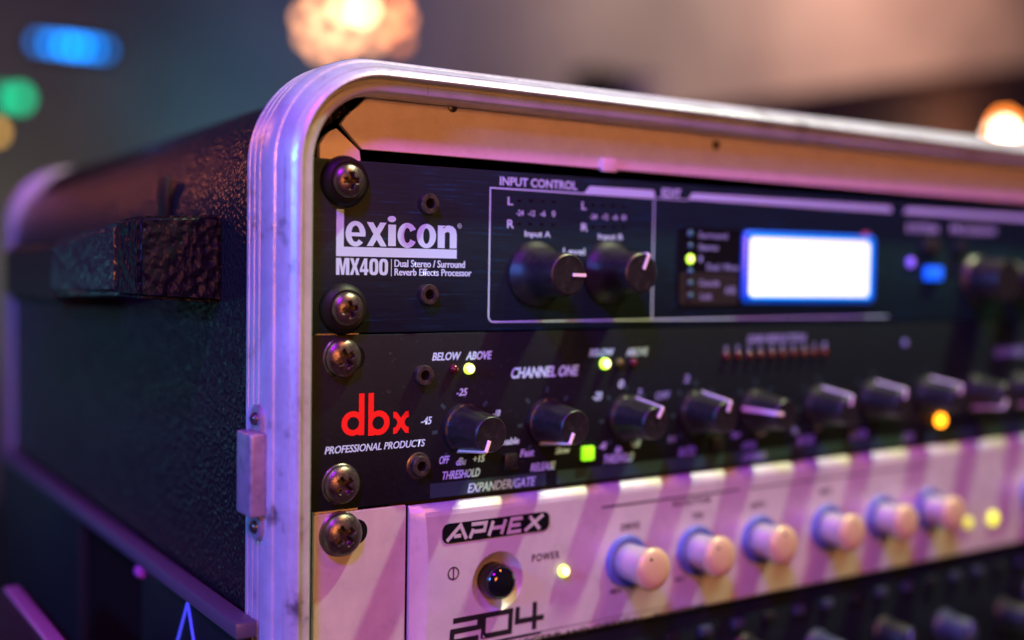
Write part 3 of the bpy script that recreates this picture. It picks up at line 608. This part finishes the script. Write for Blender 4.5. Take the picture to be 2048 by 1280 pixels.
for (x, z), p in (((45.18, -26.46), 248), ((72.66, -26.36), 244), ((101.64, -26.91), 62), ((129.60, -26.83), 74), ((155.65, -27.63), 172), ((185.62, -27.92), 82), ((213.48, -27.09), 84), ((244.26, -26.96), 84), ((273.35, -27.39), 238), ((302.05, -27.73), 238)):
    cp_knob(x, z, p)
for x in (345, 375, 405, 435): cp_knob(x, -25.5, 80)

# ------------------------------------------------------------------ unit 3: silver exciter
ex = thing('harmonic_exciter', (241, 0, -89), 'silver rack unit with recessed round black power button and silver knobs', 'audio unit', 'audio units stacked in the case')
ear = prism([(1.6, -88.6), (27.7, -88.6), (27.7, -45.7), (1.6, -45.7)], -0.2, 1.1)
bmesh.ops.bevel(ear, geom=ear.edges[:], offset=.2, segments=2, affect='EDGES')
obj('mounting_ear', smooth(ear), M['panel_silver'], ex, (14, 0, -67))
obj('groove', box(27.7, 28.4, 0.2, 1.1, -88.6, -45.7), M['void'], ex, (28, 0, -67))
HF = 2.8; Y3 = -HF
SX, SZ = 55.24, -69.27
# raised face with a bulging left bevel, rounded top and a dished recess round the button
def face():
    b = bmesh.new(); z_top, z_bot, xr = -46.0, -88.4, 454.0
    rows = [(z_top, 0.0, 0.0), (z_top - .25, .9, .35), (z_top - .9, 1.8, .75), (z_top - 1.9, 2.5, 1.0), (z_top - 3.1, HF, 1.0)]
    N = 26
    zs = [z_top - 3.1 - (42.4 - 3.1 - 1.0) * i / N for i in range(N + 1)]
    prof = rows[:-1] + [(z, HF, 1.0) for z in zs] + [(z_bot + .35, HF - .5, 1.0), (z_bot, 0.2, .9)]
    def bulge(z): t = (z - z_top) / (z_bot - z_top); return 3.5 + 1.5 * math.sin(PI * min(1, max(0, t))) ** 1.0
    cols = [(0.0, 0.05), (0.05, .28), (0.93, .97), (1.0, 1.0)]
    grid = []
    for z, h, k in prof:
        w = bulge(z); row = [b.verts.new((28.4, 0.4, z))]
        for u, hh in cols: row.append(b.verts.new((28.4 + w * u * 1.0, -h * hh, z)))
        row.append(b.verts.new((SX - 14, -h, z))); row.append(b.verts.new((SX + 14, -h, z)))
        row.append(b.verts.new((xr, -h, z))); row.append(b.verts.new((xr, 0.4, z))); grid.append(row)
    return b, grid, prof
b, grid, prof = face()
hole_rows = [i for i, (z, h, k) in enumerate(prof) if h == HF and SZ - 14 <= z <= SZ + 14]; i0, i1 = hole_rows[0], hole_rows[-1]
for i in range(len(grid) - 1):
    for j in range(len(grid[i]) - 1):
        if j == 5 and i0 <= i < i1: continue
        b.faces.new([grid[i][j], grid[i][j + 1], grid[i + 1][j + 1], grid[i + 1][j]])
# bridge the square opening to the dished circle
nR = 48
dish = [(8.35, HF), (8.25, HF - .12), (7.2, HF - 1.1), (5.9, HF - 2.2), (5.4, HF - 2.5), (5.3, HF - 3.2), (0.02, HF - 3.2)]
rgs = [[b.verts.new((SX + r * math.cos(2 * PI * i / nR), -h, SZ + r * math.sin(2 * PI * i / nR))) for i in range(nR)] for r, h in dish]
for A, B in zip(rgs, rgs[1:]):
    for i in range(nR): b.faces.new([A[i], A[(i + 1) % nR], B[(i + 1) % nR], B[i]])
per = [grid[i][6] for i in range(i0, i1 + 1)][::-1] + [grid[i][5] for i in range(i0, i1 + 1)]
edges = []
for k in range(len(per)):
    a_, c_ = per[k], per[(k + 1) % len(per)]; e = b.edges.get((a_, c_)) or b.edges.new((a_, c_)); edges.append(e)
edges += [b.edges.get((rgs[0][i], rgs[0][(i + 1) % nR])) for i in range(nR)]
bmesh.ops.triangle_fill(b, use_beauty=True, edges=edges)
bmesh.ops.recalc_face_normals(b, faces=b.faces)
fp = obj('faceplate', smooth(b, 14), M['panel_silver'], ex, (241, 0, -67))
obj('mounting_ear', prism([(455, -88.6), (481, -88.6), (481, -45.7), (455, -45.7)], -0.2, 1.1), M['panel_silver'], ex, (468, 0, -67))
obj('chassis', box(24, 458, 3.3, 200, -88.4, -45.8), M['chassis'], ex, (241, 120, -67))
x, z = 8.7, -51.2
obj('mounting_slot', fill([[rrect(x - 4, x + 7.7, z - 3.3, z + 3.3, 3.2, 8)]], 0.22), M['void'], ex, (x, 0, z)); rack_screw(ex, x, z, 35, 'big')
obj('mounting_slot', fill([[rrect(x - 4, x + 6.9, -85.2 - 3.3, -85.2 + 3.3, 3.2, 8)]], 0.22), M['void'], ex, (x, 0, -85.2)); rack_screw(ex, x, -85.6, 10, 'big')
obj('power_button', lathe(SX, SZ, [(4.9, -.4), (4.9, HF + .6), (4.75, HF + 1.6), (4.2, HF + 2.6), (3.1, HF + 3.3), (1.6, HF + 3.7), (0, HF + 3.8)], 48), M['gloss_black'], ex, (SX, 0, SZ))
# badge
q = (37.25, -56.83, 72.34, -51.44); x0, z0, x1, z1 = q
bd = obj('badge', prism(rrect(x0, x1, z0, z1, 2.0), Y3 - .18, Y3 + .02), M['gloss_black'], ex, (x0, Y3, z0))
zl0, zl1 = z0 + (z1 - z0) * .13, z0 + (z1 - z0) * .86
def G(box_, strokes, w, parent, m, y0, name='logo_letter', shear=0.0, h=.06):
    gx0, gz0, gx1, gz1 = box_; gs = []
    for s in strokes:
        pts = [(gx0 + (u) * (gx1 - gx0 - shear * (gz1 - gz0)) + v_ * shear * (gz1 - gz0), gz0 + v_ * (gz1 - gz0)) for u, v_ in s]
        gs.append(stroke(pts, w))
    return obj(name, fill(gs, h, y0), M[m], parent, (gx0, y0, gz0))
LX = [(38.60, 44.72), (45.83, 50.98), (51.95, 57.37), (58.37, 63.07), (64.09, 70.10)]
GL = [[[(0, 0), (.70, 1), (1.0, 0)], [(.36, .28), (.72, .28)]], [[(.0, 0), (.22, .62)], [(.10, .95), (1, .95), (.90, .42), (.25, .42)]], [[(0, 0), (.25, 1)], [(.75, 0), (1, 1)], [(.16, .5), (.86, .5)]], [[(1.0, .95), (.22, .95), (0, .05), (.9, .05)], [(.14, .5), (.85, .5)]], [[(-.05, 0), (1, 1)], [(.22, 1), (.80, 0)]]]
for (a_, c_), s in zip(LX, GL): G((a_, zl0, c_, zl1), s, 1.0, bd, 'panel_silver', Y3 - .18)
# symbols and lettering
x, z = 40.91, -65.11; obj('power_symbol', fill([stroke(circ(x, z, 1.62, 36), .38, True), stroke([(x, z - 1.4), (x, z + 1.4)], .38)], .06, Y3), M['print_black'], ex, (x, Y3, z))
E_ = lambda s, bb, m='print_black', wt=0.016, sh=0.0, sp=1.0: text(s, bb, ex, m, wt, sh, Y3, space=sp)
E_('POWER', (66.63, -65.42, 76.19, -63.22), sp=1.2)
x, z = 77.53, -69.30; obj('power_led', lathe(x, z, [(1.75, 0), (1.75, .6), (1.4, 1.3), (.8, 1.7), (0, 1.9)], 24, y0=Y3), M['led_yellow'], ex, (x, Y3, z)); obj('led_core', lathe(x, z, [(1.2, 1.55), (.9, 1.9), (.4, 2.0), (0, 2.05)], 20, y0=Y3), M['led_core'], ex, (x, Y3, z))
q2, q0, q4 = (40.15, -84.48, 49.59, -78.61), (50.00, -84.36, 59.93, -77.69), (60.55, -84.01, 70.18, -77.07)
zt2, zb2 = q0[3], q0[1]
G((q2[0] + .4, zb2, q2[2], zt2), [[(.05, .93), (1, .93), (.96, .50), (.03, .50), (0, .07), (.95, .07)]], 1.5, ex, 'print_black', Y3, 'model_number', .0)
G((q0[0] + .3, zb2, q0[2] - .2, zt2), [[(.03, .07), (.97, .07), (1, .93), (.06, .93), (.03, .0)]], 1.5, ex, 'print_black', Y3, 'model_number', .0)
G((q4[0] + 1.3, zb2, q4[2], zt2 + .3), [[(.02, 1.0), (0, .40), (1.1, .40)], [(.72, 1.08), (.70, -.05)]], 1.5, ex, 'print_black', Y3, 'model_number', .0)
zu = zb2 - 1.55; xU1 = 70.13
line([(40.15, zu), (xU1, zu)], .75, ex, 'print_black', y0=Y3); line([(xU1, zu + .2), (119.61, zu + .2)], .2, ex, 'print_black', y0=Y3)
zt_ = zu - .9
E_('AURAL EXCITER\u00ae AND', (44.89, zt_ - 2.0, 86.96, zt_ + .15), sp=1.1)
E_('OPTICAL', (88.79, zt_ - 2.0, 108.65, zt_), sp=1.1); E_('BIG BOTTOM\u00ae', (112.20, zt_ - 2.0, 133.67, zt_), sp=1.1)
E_('DRIVE', (98.66, -60.22, 105.77, -58.12)); E_('TUNE', (126.95, -59.86, 131.55, -57.82)); E_('BIG BOTTOM', (118.99, -55.13, 134.41, -53.43)); E_('MIN', (95.14, -78.75, 98.92, -77.25)); E_('MAX', (120.48, -78.71, 124.59, -77.15))
zl_ = -52.43; line([(91.13, zl_), (147.37, zl_)], .55, ex, 'print_black', y0=Y3); line([(151.85, zl_), (244.03, zl_)], .4, ex, 'print_black', y0=Y3)
E_('GIRTH', (152.06, -59.18, 158.86, -57.22)); E_('MIX', (185.10, -57.82, 191.08, -55.94))
def ex_knob(x, z, dot, L=13.0):
    o = obj('knob', lathe(x, z, [(5.3, .9), (5.3, 2), (5.45, L - 2.6), (5.5, L - 2.2), (5.2, L - 2.1)], 64, y0=Y3), M['silver_knob'], ex, (x, Y3, z))
    obj('knob_cap', lathe(x, z, [(5.2, L - 2.5), (6.0, L - 2.4), (6.3, L - 2.1), (6.35, L - 1.5), (6.2, L - 1.0), (5.8, L - .5), (5.1, L - .1), (3.8, L + .2), (2, L + .32), (0, L + .36)], 64, y0=Y3), M['orange_lit_cap'], o, (x, Y3, z))
    obj('knob_skirt', lathe(x, z, [(7.7, .02), (7.7, .9), (7.45, 1.3), (6.6, 1.4), (6.3, .9), (5.3, .8)], 56, y0=Y3), M['skirt'], o, (x, Y3, z))
    a = math.radians(dot); dx, dz = 3.9 * math.cos(a), 3.9 * math.sin(a)
    obj('indicator_dot', lathe(x + dx, z + dz, [(.5, 0), (.45, .12), (0, .14)], 14, y0=Y3 - L - .14), M['print_black'], o, (x + dx, Y3 - L, z + dz))
M['orange_lit_cap'] = mat('orange_lit_satin_cap', (0.58, 0.46, 0.24), 0.1, 0.34)  # orange light on the knob caps is put into this base colour
M['skirt'] = mat('blue_grey_knob_skirt', (0.10, 0.14, 0.42), 0.1, 0.4)
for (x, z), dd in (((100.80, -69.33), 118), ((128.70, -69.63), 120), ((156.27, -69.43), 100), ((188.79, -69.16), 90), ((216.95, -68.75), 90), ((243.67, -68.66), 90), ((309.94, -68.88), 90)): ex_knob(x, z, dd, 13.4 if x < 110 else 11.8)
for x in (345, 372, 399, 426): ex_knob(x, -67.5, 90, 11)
M['led_lime_dim'] = mat('dim_lime_led', (0.6, 0.7, 0.1), 0, 0.3, (0.55, 0.62, 0.03), 1.0)
for (x, z), mm, r_ in (((267.84, -76.51), 'led_lime_dim', 2.2), ((283.68, -76.50), 'led_lime', 2.7)): obj('led', lathe(x, z, [(r_, 0), (r_ * .96, .8), (r_ * .6, 1.4), (0, 1.7)], 24, y0=Y3), M[mm], ex, (x, Y3, z))

# ------------------------------------------------------------------ unit 4: dark unit at the bottom
dk = thing('lower_rack_unit', (241, 0, -134), 'dark rack unit with black knobs below the silver unit, mostly in shadow', 'audio unit', 'audio units stacked in the case')
obj('faceplate', box(0.6, 482, -1.4, 1.1, -133.0, -89.6, 0.8), M['panel_black'], dk, (241, 0, -111))
obj('chassis', box(24, 458, 3.3, 260, -132, -90), M['chassis'], dk, (241, 120, -111))
M['slate'] = mat('slate_blue_knob', (0.035, 0.045, 0.07), 0, 0.35)
for i, (x, z) in enumerate(((151.95, -106.02), (186.60, -110.29), (222.11, -111.24), (256.92, -114.27), (295.03, -115.18), (315.16, -109.66))):
    o = obj('knob', lathe(x, z, [(6, 1.4), (6, 2.2), (5.2, 3), (4.8, 12), (4.4, 12.8), (0, 12.9)], 40), M['slate' if i % 2 else 'knob'], dk, (x, 0, z))
    obj('pointer', box(x - .4, x + .4, -13.2, -12.7, z, z + 4, 0), M['print_dim'], o, (x, -13, z))
for i in range(14):
    x = 120 + i * 14.2; obj('button', box(x - 2.4, x + 2.4, -3.2, -1.3, -97.6, -94.6, 0.4), M['slate' if i % 3 else 'knob'], dk, (x, -1, -96))
obj('blank_panel', box(0.6, 482, -0.2, 1.1, -198, -133.6, .3), M['panel_black'], case, (241, 0, -166))

# ------------------------------------------------------------------ dark box standing against the case
nb = thing('side_equipment_box', (-25, 165, -206), 'black equipment box with purple-lit top ledge at the left of the case', 'equipment case')
M['lid'] = mat('dull_grey_plastic', (0.075, 0.07, 0.085), 0, 0.42)
obj('lid', box(-17.5, -11.9, 3, 326, -75.2, -71.2, 0.5), M['lid'], nb, (-14, 165, -73))
obj('body_panel', box(-15.5, -12.0, 6, 90, -206, -75.3, 0.6), M['panel_black'], nb, (-14, 45, -140))
obj('body_panel', box(-15.5, -12.0, 168, 326, -206, -75.3, 0.6), M['panel_black'], nb, (-14, 240, -140))
obj('recess_panel', box(-12.9, -12.1, 91, 167, -206, -75.3), M['void'], nb, (-12.5, 130, -140))
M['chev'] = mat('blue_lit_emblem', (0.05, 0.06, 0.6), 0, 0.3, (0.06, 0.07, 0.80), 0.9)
def tri_emblem():
    b = bmesh.new(); pts = [(62.5, -103), (45.0, -76.6), (36.5, -92)]; 
    for (a, c) in ((pts[0], pts[1]), (pts[1], pts[2])):
        d = Vector((c[0] - a[0], c[1] - a[1])).normalized(); n_ = Vector((-d.y, d.x)) * .42
        q = [b.verts.new((-16.0, p[0] + s * n_.x, p[1] + s * n_.y)) for p, s in ((a, -1), (c, -1), (c, 1), (a, 1))]
        q2 = [b.verts.new((-15.4, v_.co.y, v_.co.z)) for v_ in q]
        b.faces.new(q); b.faces.new(q2[::-1])
        for i in range(4): b.faces.new([q[i], q2[i], q2[(i + 1) % 4], q[(i + 1) % 4]])
    bmesh.ops.recalc_face_normals(b, faces=b.faces); return b
obj('emblem', tri_emblem(), M['chev'], nb, (-16, 47, -85), label='thin blue angular line emblem')
M['pinkmetal'] = mat('pink_lit_latch', (0.5, 0.1, 0.5), 0.3, 0.3)
obj('latch_knob', hexa([(-15, 86, -79.5), (-15, 86, -75.8), (-18, 86, -76), (-18, 86, -79), (-15, 90, -79.5), (-15, 90, -75.8), (-18, 90, -76), (-18, 90, -79)], .6), M['pinkmetal'], nb, (-16, 88, -78))
# rounded dark object with pink light on its edge, laid on as a coloured strip, in the lower left corner
rb = thing('rounded_dark_bag', (-55, 80, -190), 'dark rounded bag with a painted pink-lit edge at the lower left corner', 'bag')
obj('bag_body', box(-72, -37, 20, 140, -190, -90, 7, 5), M['knob'], rb, (-55, 80, -140))
b = box(-47.5, -42.5, 26, 134, -90.6, -88.9, 0.8, 3)
M['pink'] = mat('pink_lit_edge', (0.36, 0.14, 0.22), 0, 0.4)
obj('lit_edge_strip', smooth(b, 60), M['pink'], rb, (-45, 80, -90))

# ------------------------------------------------------------------ distant lamps
def bulb_mat(name, c, s): return mat(name, (0.1, 0.1, 0.1), 0, 0.4, c, s)
def ico(x, y, z, r, sub=3):
    b = bmesh.new(); bmesh.ops.create_icosphere(b, subdivisions=sub, radius=r); b.transform(Matrix.Translation((x, y, z))); return smooth(b, 180)
# blue LED bar
lb = thing('blue_led_bar', (513, 2460, 480), 'blue glowing light bar far behind at upper left', 'stage light', 'coloured stage lights far behind')
obj('housing', box(418, 601, 2462, 2510, 484, 528, 4), M['chassis'], lb, (513, 2480, 506))
for k, (dx, s) in enumerate(((-78, 6.0), (-50, 13), (-20, 22), (8, 22), (36, 13), (62, 6.0))):
    obj('led_cell', box(513 + dx - 9, 513 + dx + 9, 2456, 2461, 496, 516, 2), bulb_mat('blue_cell', (0.0, 0.25, 1.0), s * .50), lb, (513 + dx, 2458, 506))
def par(name, label, x, z, r, c, s, y=2450):
    t = thing(name, (x, y, z - r), label, 'stage light', 'coloured stage lights far behind')
    obj('can', lathe(x, z, [(r * 1.25, -60), (r * 1.25, 0), (r * 1.05, 0), (r * 1.05, -8)], 28, y0=y), M['chassis'], t, (x, y, z))
    obj('lens', lathe(x, z, [(r * 1.04, -7), (r * .7, -3), (0, 0)], 28, y0=y), bulb_mat('lamp_lens', c, s), t, (x, y, z)); return t
par('green_stage_light', 'round green glowing lamp below the blue light bar', 392, 378, 17, (0.0, 0.46, 0.20), 4.6)
par('green_stage_light', 'dim green lamp beside the round green one at the left edge', 356, 376, 17, (0.0, 0.42, 0.2), 2.4)
par('amber_stage_light', 'amber glowing lamp at the left edge below the green lights', 343, 300, 12, (0.8, 0.42, 0.08), 4.5)
par('red_stage_light', 'small red orange lamp at the left edge low down', 228, -330, 12, (1.0, 0.12, 0.02), 14)
# warm cluster above the case
cl = thing('hanging_lamp_cluster', (1230, 2460, 900), 'warm white cluster of glowing bulbs hanging above the case corner', 'lamp')
obj('canopy', lathe(1230, 900, [(5, 0), (60, 5), (60, 12), (0, 20)], 32, y0=2470), M['chassis'], cl, (1230, 2460, 900))
for k, (x, z, r, s) in enumerate(((1070, 644, 23, 4.8), (1079, 599, 23, 4.1), (1109, 575, 24, 4.1), (1159, 571, 24, 4.8), (1129, 633, 26, 4.8), (1192, 616, 28, 5.5), (1177, 684, 28, 11.0), (1227, 687, 28, 20.7), (1253, 611, 26, 4.1), (1293, 648, 26, 4.8), (1335, 621, 23, 2.8), (1340, 674, 24, 4.8), (1322, 717, 26, 5.5), (1108, 687, 26, 5.5))):
    o = obj('bulb', ico(x, 2460, z, r * .72), bulb_mat('warm_bulb', (1.0, 0.42, 0.20) if x < 1260 else (1.0, 0.30, 0.12), s), cl, (x, 2460, z))
    obj('bulb_cord', box(x - 1.5, x + 1.5, 2459, 2462, z + r * .7, 895), M['chassis'], o, (x, 2460, z + 40))
gl = thing('globe_lamp', (4090, 2500, -900), 'bright white round lamp with orange rim behind the case at right', 'lamp')
obj('globe', ico(4090, 2500, 594, 30), bulb_mat('white_globe', (1.0, 0.85, 0.66), 26), gl, (4090, 2500, 594))
obj('shade_ring', lathe(4088, 602, [(38, 0), (58, 6), (58, 14), (38, 20)], 40, y0=2495), bulb_mat('orange_shade', (1.0, 0.24, 0.03), 11), gl, (4090, 2500, 594))
obj('stem', box(4085, 4095, 2495, 2505, -900, 561), M['chassis'], gl, (4090, 2500, 0))
# dark slanted cabinet behind at right
M['cab'] = mat('dark_brown_wood', (0.24, 0.14, 0.095), 0, 0.6)
cb = thing('dark_cabinet', (4000, 3000, -900), 'dark brown slanted cabinet against the far wall behind the case', 'cabinet')
obj('cabinet_body', prism([(2287, -900), (6200, -900), (6200, 1086), (4616, 966), (4091, 872), (3468, 753), (2929, 648), (2569, 576), (2347, 526), (2287, 496)], 2750, 3300), M['cab'], cb, (4000, 3000, 0))
# blurred things standing on the far side of the room
w1 = thing('speaker_box', (3164, 3900, -900), 'dark blurred speaker box just above the case top edge, left of the pale box', 'speaker')
obj('cabinet', box(3074, 3274, 3860, 4060, -900, 939, 20), M['chassis'], w1, (3164, 3900, 0)); obj('grille', box(3094, 3254, 3845, 3858, -700, 904, 4), M['void'], w1, (3164, 3850, 0))
M['pale'] = mat('pale_painted_board', (0.75, 0.68, 0.66), 0, 0.7)
w2 = thing('pale_box', (3278, 3700, -900), 'pale blurred box just above the case top edge, right of the dark speaker box', 'box')
obj('carton', box(3208, 3368, 3680, 3900, -900, 871, 10), M['pale'], w2, (3278, 3700, 0)); obj('carton_lid', box(3198, 3378, 3670, 3910, 872, 896, 4), M['pale'], w2, (3278, 3700, 881))
